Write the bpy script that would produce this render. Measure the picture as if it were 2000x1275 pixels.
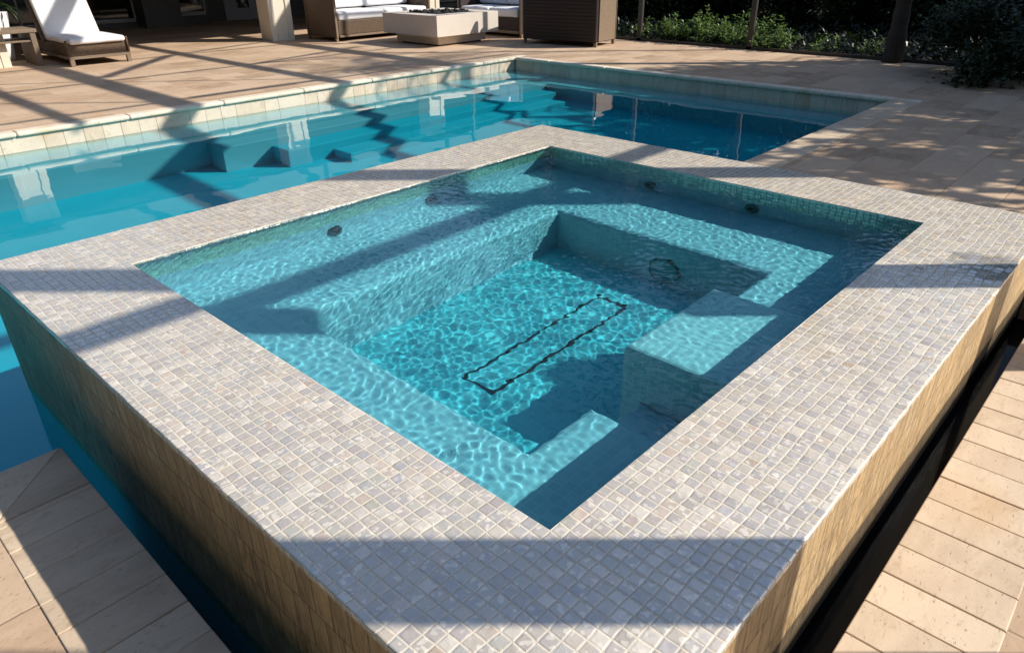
import bpy, bmesh, math, random
from mathutils import Vector, Matrix, noise
sc = bpy.context.scene
for o in list(bpy.data.objects): bpy.data.objects.remove(o)
R = math.radians
rnd = random.Random(7)

# ------------------------------------------------------------------ camera
cd = bpy.data.cameras.new('camera'); cam = bpy.data.objects.new('camera', cd)
sc.collection.objects.link(cam); sc.camera = cam
cd.sensor_width = 36; cd.lens = 24.962; cd.clip_start = .05; cd.clip_end = 600
def cam_matrix(loc, yaw, pit, roll):
    fw = Vector((math.cos(yaw)*math.cos(pit), math.sin(yaw)*math.cos(pit), -math.sin(pit)))
    rt = Vector((math.sin(yaw), -math.cos(yaw), 0)); up = rt.cross(fw)
    r2 = rt*math.cos(roll)+up*math.sin(roll); u2 = up*math.cos(roll)-rt*math.sin(roll)
    m = Matrix((r2, u2, -fw)).transposed().to_4x4(); m.translation = loc
    return m
cam.matrix_world = cam_matrix(Vector((-1.0421, -.8581, 1.2901)), .7557, .4844, -.0109)

# ------------------------------------------------------------------ sky and sun
SUN = Vector((-.956, 1.042, -1.0))                 # direction the light travels
w = bpy.data.worlds.new('World'); sc.world = w; w.use_nodes = True
nt = w.node_tree; sky = nt.nodes.new('ShaderNodeTexSky'); sky.sky_type = 'NISHITA'; sky.sun_disc = False
sky.sun_elevation = R(35.3); sky.sun_rotation = R(137.5); sky.air_density = 1.0; sky.dust_density = .8; sky.ozone_density = 1.0
nt.links.new(sky.outputs[0], nt.nodes['Background'].inputs[0]); nt.nodes['Background'].inputs[1].default_value = .115
sd = bpy.data.lights.new('sun', 'SUN'); sun = bpy.data.objects.new('sun', sd); sc.collection.objects.link(sun)
sd.energy = 4.6; sd.angle = R(.53); sd.color = (1, .93, .82)
sun.rotation_euler = SUN.to_track_quat('-Z', 'Y').to_euler(); sun.location = (10, -11, 12)
sd.cycles.is_caustics_light = True
sc.view_settings.view_transform = 'Standard'; sc.view_settings.look = 'None'
sc.view_settings.exposure = .35; sc.view_settings.gamma = 1
cy = sc.cycles
cy.max_bounces = 9; cy.diffuse_bounces = 4; cy.glossy_bounces = 4; cy.transmission_bounces = 8; cy.transparent_max_bounces = 8
cy.caustics_reflective = False; cy.caustics_refractive = True; cy.sample_clamp_indirect = 6
cy.use_denoising = True

# ------------------------------------------------------------------ measured layout (metres; z = 0 is the spa rim)
W, D = 3.067, 2.607
RF, RL, RN, RR = .519, .531, .490, .489             # rim widths, far right / far left / near left / near right
ZD, ZW, ZS = -.424, -.642, -.007                    # deck, pool water, spa water
YP, XP, YR = 8.65, 9.198, 1.992                     # pool walls
XC, YG = -.622, -.601                               # edge of the near left deck, edge of the deck by the trough
PITCH = W/80

# ------------------------------------------------------------------ mesh helpers
def uvbox(bm):
    uv = bm.loops.layers.uv.verify()
    for f in bm.faces:
        n = f.normal; a = max(range(3), key=lambda i: abs(n[i]))
        for l in f.loops:
            c = l.vert.co
            l[uv].uv = ((c.x, c.y) if a == 2 else ((c.y, c.z) if a == 0 else (c.x, c.z)))
def link(name, bm, mat, parent=None, smooth=False, recv=False, uv=True):
    bm.normal_update()
    if uv: uvbox(bm)
    me = bpy.data.meshes.new(name); bm.to_mesh(me); bm.free()
    if mat: me.materials.append(mat)
    if smooth:
        for p_ in me.polygons: p_.use_smooth = True
    o = bpy.data.objects.new(name, me); sc.collection.objects.link(o)
    if parent:
        o.parent = parent
        root = parent; loc = Vector(root.location)
        while root.parent: root = root.parent; loc = Vector(root.location)
        rot = root.rotation_euler.z
        if parent.type == 'EMPTY':
            o.matrix_parent_inverse = (Matrix.Translation(loc) @ Matrix.Rotation(rot, 4, 'Z')).inverted() if not root.get('local') else Matrix.Identity(4)
    if recv: o.cycles.is_caustics_receiver = True
    return o
def tag(o, label=None, cat=None, group=None, kind=None):
    if label: o['label'] = label
    if cat: o['category'] = cat
    if group: o['group'] = group
    if kind: o['kind'] = kind
    return o
def thing(name, loc, label, cat, group=None, local=False, rz=0):
    e = bpy.data.objects.new(name, None); sc.collection.objects.link(e); e.location = loc; e.rotation_euler = (0, 0, rz)
    e.empty_display_size = .2
    tag(e, label, cat, group)
    if local: e['local'] = 1
    return e
def box(bm, x0, x1, y0, y1, z0, z1, bev=0, seg=2, M=None):
    r = bmesh.ops.create_cube(bm, size=1); vs = r['verts']
    for v in vs:
        v.co = Vector((x0 if v.co.x < 0 else x1, y0 if v.co.y < 0 else y1, z0 if v.co.z < 0 else z1))
    if bev:
        es = list({e for v in vs for e in v.link_edges})
        r = bmesh.ops.bevel(bm, geom=es, offset=bev, segments=seg, profile=.5, affect='EDGES')
        vs = list({v for f in r['faces'] for v in f.verts} | set(v for v in vs if v.is_valid))
    if M is not None:
        for v in vs: v.co = M @ v.co
    return vs
def bar(bm, a, b, w_, d_=None, roll=0):
    """a square bar from a to b"""
    a, b = Vector(a), Vector(b); d_ = d_ or w_
    v = b-a; q = v.to_track_quat('Z', 'Y'); L = v.length
    M = Matrix.Translation(a) @ q.to_matrix().to_4x4() @ Matrix.Rotation(roll, 4, 'Z')
    box(bm, -w_/2, w_/2, -d_/2, d_/2, 0, L, M=M)
def prism(bm, pts, z0, z1, bev=0, sel=None, seg=3):
    lo = [bm.verts.new((x, y, z0)) for x, y in pts]; hi = [bm.verts.new((x, y, z1)) for x, y in pts]
    bm.faces.new(hi); bm.faces.new(lo[::-1]); n = len(pts)
    for i in range(n): bm.faces.new((lo[i], lo[(i+1) % n], hi[(i+1) % n], hi[i]))
    bmesh.ops.recalc_face_normals(bm, faces=bm.faces)
    if bev:
        es = [e for e in bm.edges if sel(e.verts[0].co, e.verts[1].co)]
        bmesh.ops.bevel(bm, geom=es, offset=bev, segments=seg, profile=.5, affect='EDGES')
def tube(bm, pts, rad, seg=8):
    pts = [Vector(p_) for p_ in pts]; rings = []
    rad = rad if isinstance(rad, (list, tuple)) else [rad]*len(pts)
    for i, p_ in enumerate(pts):
        t = (pts[min(i+1, len(pts)-1)]-pts[max(i-1, 0)]).normalized()
        q = t.to_track_quat('Z', 'Y')
        rings.append([bm.verts.new(p_+q @ Vector((math.cos(2*math.pi*k/seg)*rad[i], math.sin(2*math.pi*k/seg)*rad[i], 0))) for k in range(seg)])
    for A, B in zip(rings, rings[1:]):
        for k in range(seg): bm.faces.new((A[k], A[(k+1) % seg], B[(k+1) % seg], B[k]))
    bm.faces.new(rings[0][::-1]); bm.faces.new(rings[-1])

# ------------------------------------------------------------------ material helpers
class NT:
    def __init__(s, name):
        s.m = bpy.data.materials.new(name); s.m.use_nodes = True; s.t = s.m.node_tree; s.t.nodes.clear()
        s.out = s.n('OutputMaterial')
    def n(s, t, **k):
        x = s.t.nodes.new('ShaderNode'+t)
        for a, v in k.items(): setattr(x, a, v)
        return x
    def l(s, a, b): s.t.links.new(a, b)
    def val(s, sock, v):
        if hasattr(v, 'is_linked'): s.l(v, sock)
        else: sock.default_value = v
    def math(s, op, a, b=None, c=None):
        x = s.n('Math', operation=op); s.val(x.inputs[0], a)
        if b is not None: s.val(x.inputs[1], b)
        if c is not None: s.val(x.inputs[2], c)
        return x.outputs[0]
    def vmath(s, op, a, b=None, scale=None):
        x = s.n('VectorMath', operation=op); s.val(x.inputs[0], a)
        if b is not None: s.val(x.inputs[1], b)
        if scale is not None: s.val(x.inputs['Scale'], scale)
        return x.outputs[0]
    def mix(s, f, a, b, mode='MIX'):
        x = s.n('Mix', data_type='RGBA', blend_type=mode); s.val(x.inputs['Factor'], f); s.val(x.inputs['A'], a); s.val(x.inputs['B'], b)
        return x.outputs['Result']
    def noise(s, vec, scale, detail=3, rough=.55, dist=0, dim='3D'):
        x = s.n('TexNoise', noise_dimensions=dim); s.l(vec, x.inputs['Vector']); x.inputs['Scale'].default_value = scale
        x.inputs['Detail'].default_value = detail; x.inputs['Roughness'].default_value = rough; x.inputs['Distortion'].default_value = dist
        return x
    def ramp(s, f, stops, interp='LINEAR'):
        x = s.n('ValToRGB'); s.l(f, x.inputs[0]); cr = x.color_ramp; cr.interpolation = interp
        while len(cr.elements) < len(stops): cr.elements.new(.5)
        for e, (p_, c) in zip(cr.elements, stops): e.position = p_; e.color = (*c, 1) if len(c) == 3 else c
        return x.outputs[0]
    def maprange(s, v, a, b, c, d):
        x = s.n('MapRange'); s.l(v, x.inputs[0])
        for i, q in enumerate((a, b, c, d)): s.val(x.inputs[i+1], q)
        return x.outputs[0]
    def bump(s, h, strength=.3, dist=.01, normal=None):
        x = s.n('Bump'); s.l(h, x.inputs['Height']); x.inputs['Strength'].default_value = strength; x.inputs['Distance'].default_value = dist
        if normal is not None: s.l(normal, x.inputs['Normal'])
        return x.outputs[0]
    def bsdf(s, col, rough=.5, normal=None, **k):
        b = s.n('BsdfPrincipled'); s.val(b.inputs['Base Color'], col if hasattr(col, 'is_linked') else (*col, 1)); s.val(b.inputs['Roughness'], rough)
        if normal is not None: s.l(normal, b.inputs['Normal'])
        for a, v in k.items(): s.val(b.inputs[a.replace('_', ' ')], v)
        s.l(b.outputs[0], s.out.inputs[0]); return b
    def uv(s): return s.n('TexCoord').outputs['UV']
    def pos(s): return s.n('NewGeometry').outputs['Position']
def rgba(c): return (*c, 1)
def plain(name, col, rough=.6, var=.12, scale=6, bump=.15, bscale=40, **k):
    t = NT(name); P = t.pos()
    n1 = t.noise(P, scale, 4).outputs[0]
    c = t.mix(n1, rgba([x*(1-var) for x in col]), rgba([min(1, x*(1+var)) for x in col]))
    nb = t.noise(P, bscale, 3).outputs[0]
    t.bsdf(c, rough, t.bump(nb, bump, .01), **k); return t.m

def tiles(t, vec, px, py, grout, off=0, wob=.0, wscale=8):
    """grid cell id (vector), grout mask 0..1 and in-tile coordinates"""
    if wob:
        nz = t.noise(vec, wscale, 2)
        vec = t.vmath('ADD', vec, t.vmath('SCALE', t.vmath('SUBTRACT', nz.outputs['Color'], (.5, .5, .5)), scale=wob))
    v = t.vmath('DIVIDE', vec, (px, py, 1))
    sx = t.n('SeparateXYZ'); t.l(v, sx.inputs[0]); X, Y = sx.outputs[0], sx.outputs[1]
    if off:
        row = t.math('FLOOR', Y); X = t.math('ADD', X, t.math('MULTIPLY', t.math('MODULO', row, 2), off))
    cid = t.n('CombineXYZ'); t.l(t.math('FLOOR', X), cid.inputs[0]); t.l(t.math('FLOOR', Y), cid.inputs[1])
    fx = t.math('FRACT', X); fy = t.math('FRACT', Y)
    ex = t.math('MULTIPLY', t.math('SUBTRACT', .5, t.math('ABSOLUTE', t.math('SUBTRACT', fx, .5))), px)
    ey = t.math('MULTIPLY', t.math('SUBTRACT', .5, t.math('ABSOLUTE', t.math('SUBTRACT', fy, .5))), py)
    e = t.math('MINIMUM', ex, ey)
    mask = t.maprange(e, grout*.45, grout*1.0, 0, 1)         # 1 inside the tile
    wn = t.n('TexWhiteNoise', noise_dimensions='2D'); t.l(cid.outputs[0], wn.inputs['Vector'])
    return wn, mask, e

def mosaic(name, tint=(1, 1, 1), wet=False):
    t = NT(name); uv = t.uv()
    uv2 = t.vmath('ADD', uv, t.vmath('SCALE', t.vmath('SUBTRACT', t.noise(uv, 1.9, 2).outputs['Color'], (.5, .5, .5)), scale=.032))
    wn, mask, e = tiles(t, uv2, PITCH, PITCH, .0030, wob=.014, wscale=9)
    base = t.ramp(wn.outputs['Value'], [(0, (.56, .51, .45)), (.18, (.59, .54, .53)), (.36, (.53, .54, .54)), (.52, (.64, .57, .48)), (.66, (.54, .55, .48)), (.76, (.63, .52, .42)), (.82, (.74, .69, .62)), (.90, (.80, .77, .71)), (.94, (.58, .44, .32)), (.97, (.50, .50, .58)), (1, (.46, .45, .44))])
    nz = t.noise(uv, 34, 3, .6)
    base = t.mix(t.maprange(nz.outputs[0], .35, .7, 0, .45), base, rgba((.76, .71, .64)))
    patch = t.noise(uv, 1.1, 3, .6)
    base = t.mix(t.maprange(patch.outputs[0], .4, .7, 0, .35), base, rgba((.66, .56, .44)))
    fl = t.n('TexVoronoi', feature='F1'); t.l(uv, fl.inputs['Vector']); fl.inputs['Scale'].default_value = 75; fl.inputs['Randomness'].default_value = 1
    sc3 = t.n('SeparateColor'); t.l(fl.outputs['Color'], sc3.inputs[0])
    base = t.mix(t.math('MULTIPLY', t.maprange(sc3.outputs[0], .84, .90, 0, 1), .9), base, rgba((.90, .86, .79)))  # white glints of the glossy tiles painted in as pale flecks
    base = t.mix(t.math('MULTIPLY', t.maprange(sc3.outputs[1], .80, .95, 0, 1), .4), base, rgba((.52, .52, .57)))
    base = t.mix(1.0, base, rgba([q_*k_ for q_, k_ in zip(tint, (1.12, 1.06, .96))]), 'MULTIPLY')
    grout = t.mix(t.noise(uv, 9, 3).outputs[0], rgba((.62*tint[0], .55*tint[1], .45*tint[2])), rgba((.76*tint[0], .70*tint[1], .60*tint[2])))
    col = t.mix(mask, grout, base)
    geo = t.n('NewGeometry')
    tilt = t.vmath('SCALE', t.vmath('SUBTRACT', wn.outputs['Color'], (.5, .5, .5)), scale=.16)
    nrm = t.vmath('NORMALIZE', t.vmath('ADD', geo.outputs['Normal'], tilt))
    h = t.math('ADD', t.maprange(e, 0, .005, 0, 1), t.math('MULTIPLY', t.noise(uv, 38, 3).outputs[0], 1.3))
    nb = t.bump(h, .7, .0018, nrm)
    rough = t.maprange(mask, 0, 1, .75, .26)
    # the overflow keeps the corner by the trough wet
    dp = t.vmath('SUBTRACT', t.pos(), (2.62, -.40, 0)); ln = t.n('VectorMath', operation='LENGTH'); t.l(dp, ln.inputs[0])
    wet = t.maprange(t.math('ADD', ln.outputs['Value'], t.math('MULTIPLY', t.noise(uv, 9, 4, .6).outputs[0], .30)), .28, .36, 1, 0)
    col = t.mix(t.math('MULTIPLY', wet, .55), col, rgba((.20, .19, .18))); rough = t.math('MULTIPLY', rough, t.maprange(wet, 0, 1, 1, .25))
    t.bsdf(col, rough, nb, IOR=t.maprange(mask, 0, 1, 1.4, 2.9), Specular_IOR_Level=.7, Coat_Weight=t.math('MULTIPLY', mask, .6), Coat_Roughness=.08)
    return t.m

def plaster(name, a, b, scale=30, gr=True):
    t = NT(name); uv = t.uv()
    wn, mask, e = tiles(t, uv, PITCH, PITCH, .003, wob=.010, wscale=7)
    c = t.mix(wn.outputs['Value'], rgba(a), rgba(b))
    c = t.mix(t.maprange(t.noise(uv, 3, 3).outputs[0], .35, .7, 0, .4), c, rgba([x*.85 for x in a]))
    if gr: c = t.mix(t.maprange(mask, 0, 1, .35, 0), c, rgba([min(1, x*1.25) for x in b]))
    t.bsdf(c, .6, t.bump(t.noise(uv, 60, 3).outputs[0], .2, .004)); return t.m

def pool_plaster(name, a, b):
    t = NT(name); P = t.pos()
    c = t.mix(t.noise(P, 1.2, 4).outputs[0], rgba(a), rgba(b))
    t.bsdf(c, .7, t.bump(t.noise(P, 30, 3).outputs[0], .2, .004)); return t.m

def travertine(name, px, py, off=.5, cols=((.56, .40, .275), (.64, .475, .335), (.48, .335, .23)), grout=.006, island=False, rot=0):
    t = NT(name); P = t.pos(); uv = t.uv()
    if island:
        f = t.n('NewGeometry').outputs['Random Per Island']; mask = None; e = None
    else:
        v = uv
        if rot:
            mp = t.n('Mapping'); t.l(uv, mp.inputs[0]); mp.inputs['Rotation'].default_value = (0, 0, rot); v = mp.outputs[0]
        wn, mask, e = tiles(t, v, px, py, grout, off=off, wob=.006, wscale=3); f = wn.outputs['Value']
    c = t.ramp(f, [(0, cols[0]), (.35, cols[1]), (.6, cols[2]), (.8, cols[0]), (1, [x*1.06 for x in cols[1]])])
    mp = t.n('Mapping'); t.l(P, mp.inputs[0]); mp.inputs['Scale'].default_value = (1, 2.6, 1)
    ad = t.n('CombineXYZ'); t.l(t.math('MULTIPLY', f, 37.0), ad.inputs[0]); t.l(t.math('MULTIPLY', f, 91.0), ad.inputs[2])
    V = t.vmath('ADD', mp.outputs[0], ad.outputs[0])
    cl = t.noise(V, 3.2, 6, .62, .6)
    c = t.mix(t.maprange(cl.outputs[0], .36, .66, 0, .55), c, rgba([min(1, q_*1.16) for q_ in cols[1]]))
    st = t.noise(V, 9, 5, .7, 1.0)
    c = t.mix(t.maprange(st.outputs[0], .55, .72, 0, .55), c, rgba((.38, .25, .14)))
    pit = t.noise(V, 46, 3, .6)
    pm = t.math('MAXIMUM', t.maprange(pit.outputs[0], .64, .72, 0, 1), t.maprange(t.noise(V, 15, 6, .75, 2.0).outputs[0], .66, .72, 0, 1))
    c = t.mix(t.math('MULTIPLY', pm, .55), c, rgba((.22, .15, .10)))
    ru = t.noise(P, 1.7, 3, .6, .5); c = t.mix(t.maprange(ru.outputs[0], .60, .74, 0, .45), c, rgba((.56, .33, .13)))
    h = t.math('SUBTRACT', t.math('MULTIPLY', t.noise(P, 60, 4, .6).outputs[0], .4), t.math('MULTIPLY', pm, .8))
    if mask is not None:
        c = t.mix(t.maprange(mask, 0, 1, .5, 0), c, rgba((.36, .25, .17))); h = t.math('ADD', h, t.math('MULTIPLY', mask, 1.5))
    t.bsdf(c, .72, t.bump(h, .5, .004)); return t.m

def streak_tile(name, px=.075):
    """tall narrow tiles of the raised spa wall: brown and gold with slanting veins, wet along the foot, trough shade painted black below"""
    t = NT(name); uv = t.uv(); P = t.pos()
    wn, mask, e = tiles(t, uv, px, .15, .0026, off=.5, wob=.010, wscale=6)
    cell = t.vmath('SCALE', wn.outputs['Color'], scale=9.0)
    mp = t.n('Mapping'); t.l(t.vmath('ADD', uv, cell), mp.inputs[0]); mp.inputs['Rotation'].default_value = (0, 0, R(38)); mp.inputs['Scale'].default_value = (17, 5.5, 1)
    ve = t.noise(mp.outputs[0], 1.0, 6, .65, 1.6)
    mp2 = t.n('Mapping'); t.l(uv, mp2.inputs[0]); mp2.inputs['Rotation'].default_value = (0, 0, R(56)); mp2.inputs['Scale'].default_value = (58, 6, 1)
    fi = t.noise(mp2.outputs[0], 1.0, 5, .65, .9)
    c = t.ramp(ve.outputs[0], [(.25, (.19, .12, .06)), (.42, (.45, .30, .145)), (.54, (.62, .44, .23)), (.66, (.46, .31, .155)), (.82, (.72, .55, .33))])
    c = t.mix(t.maprange(wn.outputs['Value'], 0, 1, 0, .5), c, rgba((.24, .17, .11)))
    c = t.mix(t.maprange(fi.outputs[0], .50, .68, 0, .75), c, rgba((.72, .56, .36)))
    c = t.mix(t.maprange(mask, 0, 1, .4, 0), c, rgba((.13, .09, .06)))
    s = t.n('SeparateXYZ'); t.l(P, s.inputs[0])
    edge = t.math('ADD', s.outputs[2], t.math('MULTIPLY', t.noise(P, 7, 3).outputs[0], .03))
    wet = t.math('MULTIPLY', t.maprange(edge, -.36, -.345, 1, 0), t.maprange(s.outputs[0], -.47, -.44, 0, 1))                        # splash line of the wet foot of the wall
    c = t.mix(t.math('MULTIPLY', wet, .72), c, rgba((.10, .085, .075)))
    c = t.mix(t.math('MULTIPLY', t.maprange(edge, -.47, -.43, 1, 0), t.maprange(s.outputs[0], -.47, -.44, 0, 1)), c, rgba((.012, .012, .012)))  # shade of the narrow trough painted near-black onto the wall foot
    h = t.math('ADD', t.math('MULTIPLY', ve.outputs[0], 1.2), t.math('ADD', t.math('MULTIPLY', fi.outputs[0], .8), mask))
    t.bsdf(c, t.maprange(wet, 0, 1, .5, .22), t.bump(h, .9, .008)); return t.m

def leafmat(name, dark, light):
    t = NT(name); g = t.n('NewGeometry').outputs['Random Per Island']
    c = t.mix(g, rgba(dark), rgba(light))
    b = t.bsdf(c, .42, Specular_IOR_Level=.5)
    tr = t.n('BsdfTranslucent'); t.l(t.mix(1.0, c, rgba((1.1, 1.3, .5)), 'MULTIPLY'), tr.inputs[0])
    mx = t.n('MixShader'); mx.inputs[0].default_value = .28; t.l(b.outputs[0], mx.inputs[1]); t.l(tr.outputs[0], mx.inputs[2]); t.l(mx.outputs[0], t.out.inputs[0])
    return t.m

def weave(name, a, b):
    t = NT(name); uv = t.uv()
    wn, mask, e = tiles(t, uv, .03, .012, .002, off=.5)
    c = t.mix(wn.outputs['Value'], rgba(a), rgba(b))
    c = t.mix(t.maprange(mask, 0, 1, .7, 0), c, rgba([x*.35 for x in a]))
    t.bsdf(c, .55, t.bump(mask, .6, .004)); return t.m

def wood(name, a, b):
    t = NT(name); P = t.pos()
    mp = t.n('Mapping'); t.l(P, mp.inputs[0]); mp.inputs['Scale'].default_value = (3, 14, 14)
    n_ = t.noise(mp.outputs[0], 2, 5, .6, .8)
    t.bsdf(t.mix(n_.outputs[0], rgba(a), rgba(b)), .6, t.bump(n_.outputs[0], .25, .004)); return t.m

def water_mat(name, tint):
    # mirror share of water in the coat, over a gentle bend of the light that passes
    t = NT(name); t.bsdf(tint, 0.0, Transmission_Weight=1.0, IOR=1.12, Coat_Weight=1.0, Coat_IOR=1.333, Coat_Roughness=0.0); return t.m

M = {}
M['mosaic'] = mosaic('pearl_mosaic')
M['band'] = mosaic('waterline_mosaic', (.62, .78, .72))
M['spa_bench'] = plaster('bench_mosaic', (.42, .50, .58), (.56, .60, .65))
M['spa_step'] = plaster('step_mosaic_shallow_tint', (.62, .62, .66), (.72, .72, .74))  # paler step: weaker absorption of shallow water painted into the colour
M['spa_floor'] = plaster('floor_mosaic_depth_tint', (.10, .46, .53), (.22, .56, .61))  # bluer floor: light lost through deeper water painted into the colour
M['pool_floor'] = pool_plaster('blue_plaster', (.015, .44, .57), (.02, .50, .64))
M['pool_ledge'] = pool_plaster('pale_blue_plaster', (.28, .46, .55), (.36, .53, .62))
M['deck'] = travertine('travertine_deck', .61, .405, cols=((.49, .335, .22), (.60, .44, .305), (.37, .245, .155)))
M['coping'] = travertine('travertine_coping', .1, .1, island=True, cols=((.56, .43, .31), (.66, .53, .39), (.49, .37, .26)))
M['lip'] = travertine('pale_coping', .1, .1, island=True, cols=((.74, .64, .50), (.78, .69, .56), (.70, .60, .46)))
M['tile'] = travertine('cream_tile', .1, .1, island=True, cols=((.62, .51, .385), (.70, .60, .49), (.58, .45, .33)))
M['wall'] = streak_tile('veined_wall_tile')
M['black'] = plain('black_lining', (.012, .012, .013), .5)
M['dark'] = plain('dark_bronze', (.035, .030, .027), .45)
M['grey'] = plain('bronze_post', (.035, .033, .030), .55)
M['concrete'] = plain('pale_concrete', (.62, .56, .50), .75, .10, 3, .2, 50)
M['lava'] = plain('black_lava', (.02, .02, .022), .8, .3, 12, .8, 30)
M['fabric'] = plain('white_canvas', (.82, .82, .84), .85, .04, 4, .25, 220)
M['wicker'] = weave('brown_wicker', (.10, .062, .037), (.17, .11, .066))
M['darkwicker'] = weave('dark_wicker', (.030, .018, .016), (.05, .03, .026))
M['slat'] = wood('dark_slats', (.014, .0075, .007), (.026, .015, .013))
M['teak'] = wood('weathered_teak', (.15, .105, .068), (.27, .20, .14))
M['stucco'] = plain('cream_stucco', (.72, .66, .54), .85, .06, 2, .4, 60)
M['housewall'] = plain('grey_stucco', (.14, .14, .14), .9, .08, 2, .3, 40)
M['trim'] = plain('grey_trim', (.40, .41, .44), .5)
M['roof'] = plain('roof_tile', (.045, .04, .038), .85, .2, 5)
M['soil'] = plain('soil', (.022, .018, .012), .95, .3, 8, .6, 20)
M['bark'] = plain('bark', (.045, .036, .028), .9, .35, 14, .8, 25)
M['leaf'] = leafmat('shrub_leaf', (.06, .14, .025), (.26, .36, .11))
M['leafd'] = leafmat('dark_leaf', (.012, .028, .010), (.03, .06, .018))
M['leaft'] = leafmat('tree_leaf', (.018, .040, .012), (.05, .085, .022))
tg = NT('window_glass'); tg.bsdf((.012, .014, .016), .04, Specular_IOR_Level=.6); M['glass'] = tg.m
tl = NT('lamp_lens'); tl.bsdf((.16, .36, .38), .3); M['lens'] = tl.m
ts = NT('steel'); ts.bsdf((.09, .13, .13), .4, Metallic=.1); M['jet'] = ts.m
M['spa_water'] = water_mat('clear_spa_water', (.25, .83, .91))
M['pool_water'] = water_mat('clear_pool_water', (.26, .90, .96))

# ------------------------------------------------------------------ ground and deck
bm = bmesh.new()
for a in ((12.84, 140, -120, 160), (-140, -20, -120, 160), (-20, 12.84, -120, -2.6), (-20, 12.84, 26, 160), (-20, -2.2, -2.6, 1.2)):
    box(bm, a[0], a[1], a[2], a[3], -.9, -.50)
tag(link('ground', bm, M['soil']), kind='structure')
bm = bmesh.new()
CO = .305
for a in ((-2.2, XC-CO, -2.6, YR-CO), (-20, -2.2, 1.2, YR-CO), (XC-CO, 12.8, -2.6, YG-.33), (W+RF+.004, 12.8, YG-.002, YR-CO), (W+RF+.004, 12.8, YG-.33, YG-.002),
          (XP+.131, 12.8, YR-CO, 26), (-20, XP+.131, YP+.131, 26), (-20, -6-CO, YR-CO, YP+.131)):
    box(bm, a[0], a[1], a[2], a[3], -.75, ZD)
tag(link('patio_deck', bm, M['deck']), kind='structure')

# ------------------------------------------------------------------ swimming pool
pool = thing('swimming_pool', (2, 5, ZD), 'large rectangular blue swimming pool with submerged steps behind the raised spa', 'pool')
bm = bmesh.new(); box(bm, -6.4, 9.6, -1.0, 9.1, -1.8, -1.47)
link('pool_floor', bm, M['pool_floor'], pool, recv=True)
bm = bmesh.new()
box(bm, -6.4, 9.6, YP, 9.0, -1.49, ZD-.056)
box(bm, XP, 9.6, 1.6, YP, -1.49, ZD-.056)
box(bm, W+RF-.01, XP, 1.6, YR, -1.49, ZD-.056)
box(bm, -6.4, -6.0, YR, YP, -1.49, ZD-.056)
box(bm, -6.4, XC, -.95, YR, -1.49, ZD-.056)
box(bm, XC, XC+.2, -.95, YG, -1.49, ZD-.056)
link('pool_wall', bm, M['pool_floor'], pool, recv=True)
# waterline tiles, one small slab each
bm = bmesh.new(); x = -6.0
while x < XP-.05:
    wd = .2135 if rnd.random() > .12 else .43
    wd = min(wd, XP-x)
    box(bm, x+.0015, x+wd-.0015, YP-.010-rnd.random()*.002, YP+.01, -.76, ZD-.052, .002, 1); x += wd
y = YR
while y < YP-.03:
    wd = min(.2135, YP-.012-y)
    if wd < .03: break
    box(bm, XP-.010-rnd.random()*.002, XP+.01, y+.0015, y+wd-.0015, -.76, ZD-.052, .002, 1); y += wd
x = W+RF
while x < XP-.05:
    wd = min(.2135, XP-.012-x); box(bm, x+.0015, x+wd-.0015, YR-.01, YR+.010, -.76, ZD-.052, .002, 1); x += wd
link('waterline_tile', bm, M['tile'], pool, recv=True)
# ledge and steps
def ledge(name, pts, z, mat=None):
    bm = bmesh.new(); prism(bm, pts, -1.48, z, .025, lambda a, b: abs(a.z-z) < 1e-5 and abs(b.z-z) < 1e-5)
    return link(name, bm, mat or M['pool_ledge'], pool, recv=True)
ledge('ledge', [(-5.99, 7.74), (XP-.012, 7.74), (XP-.012, YP-.012), (-5.99, YP-.012)], -.73)
ledge('step', [(2.74, 7.36), (8.62, 7.36), (8.62, 7.738), (2.74, 7.738)], -.83)
ledge('step', [(3.37, 6.98), (8.40, 6.98), (8.40, 7.358), (3.37, 7.358)], -1.04, M['pool_floor'])
ledge('step', [(4.0, 6.60), (8.18, 6.60), (8.18, 6.978), (4.0, 6.978)], -1.25, M['pool_floor'])
ledge('bench', [(8.64, YR+.015), (XP-.012, YR+.015), (XP-.012, 7.736), (8.64, 7.736)], -.84)
# coping stones with an overhanging lip
def coping_run(axis, a0, a1, e, side, mat, wd=.305, depth=.305, over=.03, th=.05, jit=.0015, bev=.0045):
    """stones along an axis from a0 to a1; e is the pool edge, side the direction away from the water"""
    bm = bmesh.new(); a = a0
    while a < a1-.02:
        b = min(a+wd, a1); dz = rnd.uniform(-jit, jit)
        lo, hi = sorted((e-side*over, e+side*depth))
        if axis == 'x': box(bm, a+.0012, b-.0012, lo, hi, ZD-th, ZD+.004+dz, bev, 3)
        else: box(bm, lo, hi, a+.0012, b-.0012, ZD-th, ZD+.004+dz, bev, 3)
        a = b
    return bm
lips = coping_run('x', -6.3, XP+.30, YP, 1, None, wd=1.22, depth=.13, over=.05, bev=.022, jit=.0004)
link('coping', lips, M['lip'], pool)
link('coping', coping_run('y', YR-.305, YP-.052, XP, 1, None, wd=1.22, depth=.13, over=.05, bev=.022, jit=.0004), M['lip'], pool)
link('coping', coping_run('x', W+RF+.006, XP-.052, YR, -1, None, over=.012), M['coping'], pool)
bm = coping_run('x', -6.3, XC-.305, YR, -1, None, wd=.305, over=.012)
bm2 = coping_run('y', YG-.335, YR-.305, XC, -1, None, wd=.1524, over=.006)
link('coping', bm, M['coping'], pool); link('coping', bm2, M['coping'], pool)
bm = bmesh.new()                                                     # mitred corner stones
c0 = (XC+.006, YR+.012); c1 = (XC-.303, YR-.303)
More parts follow.
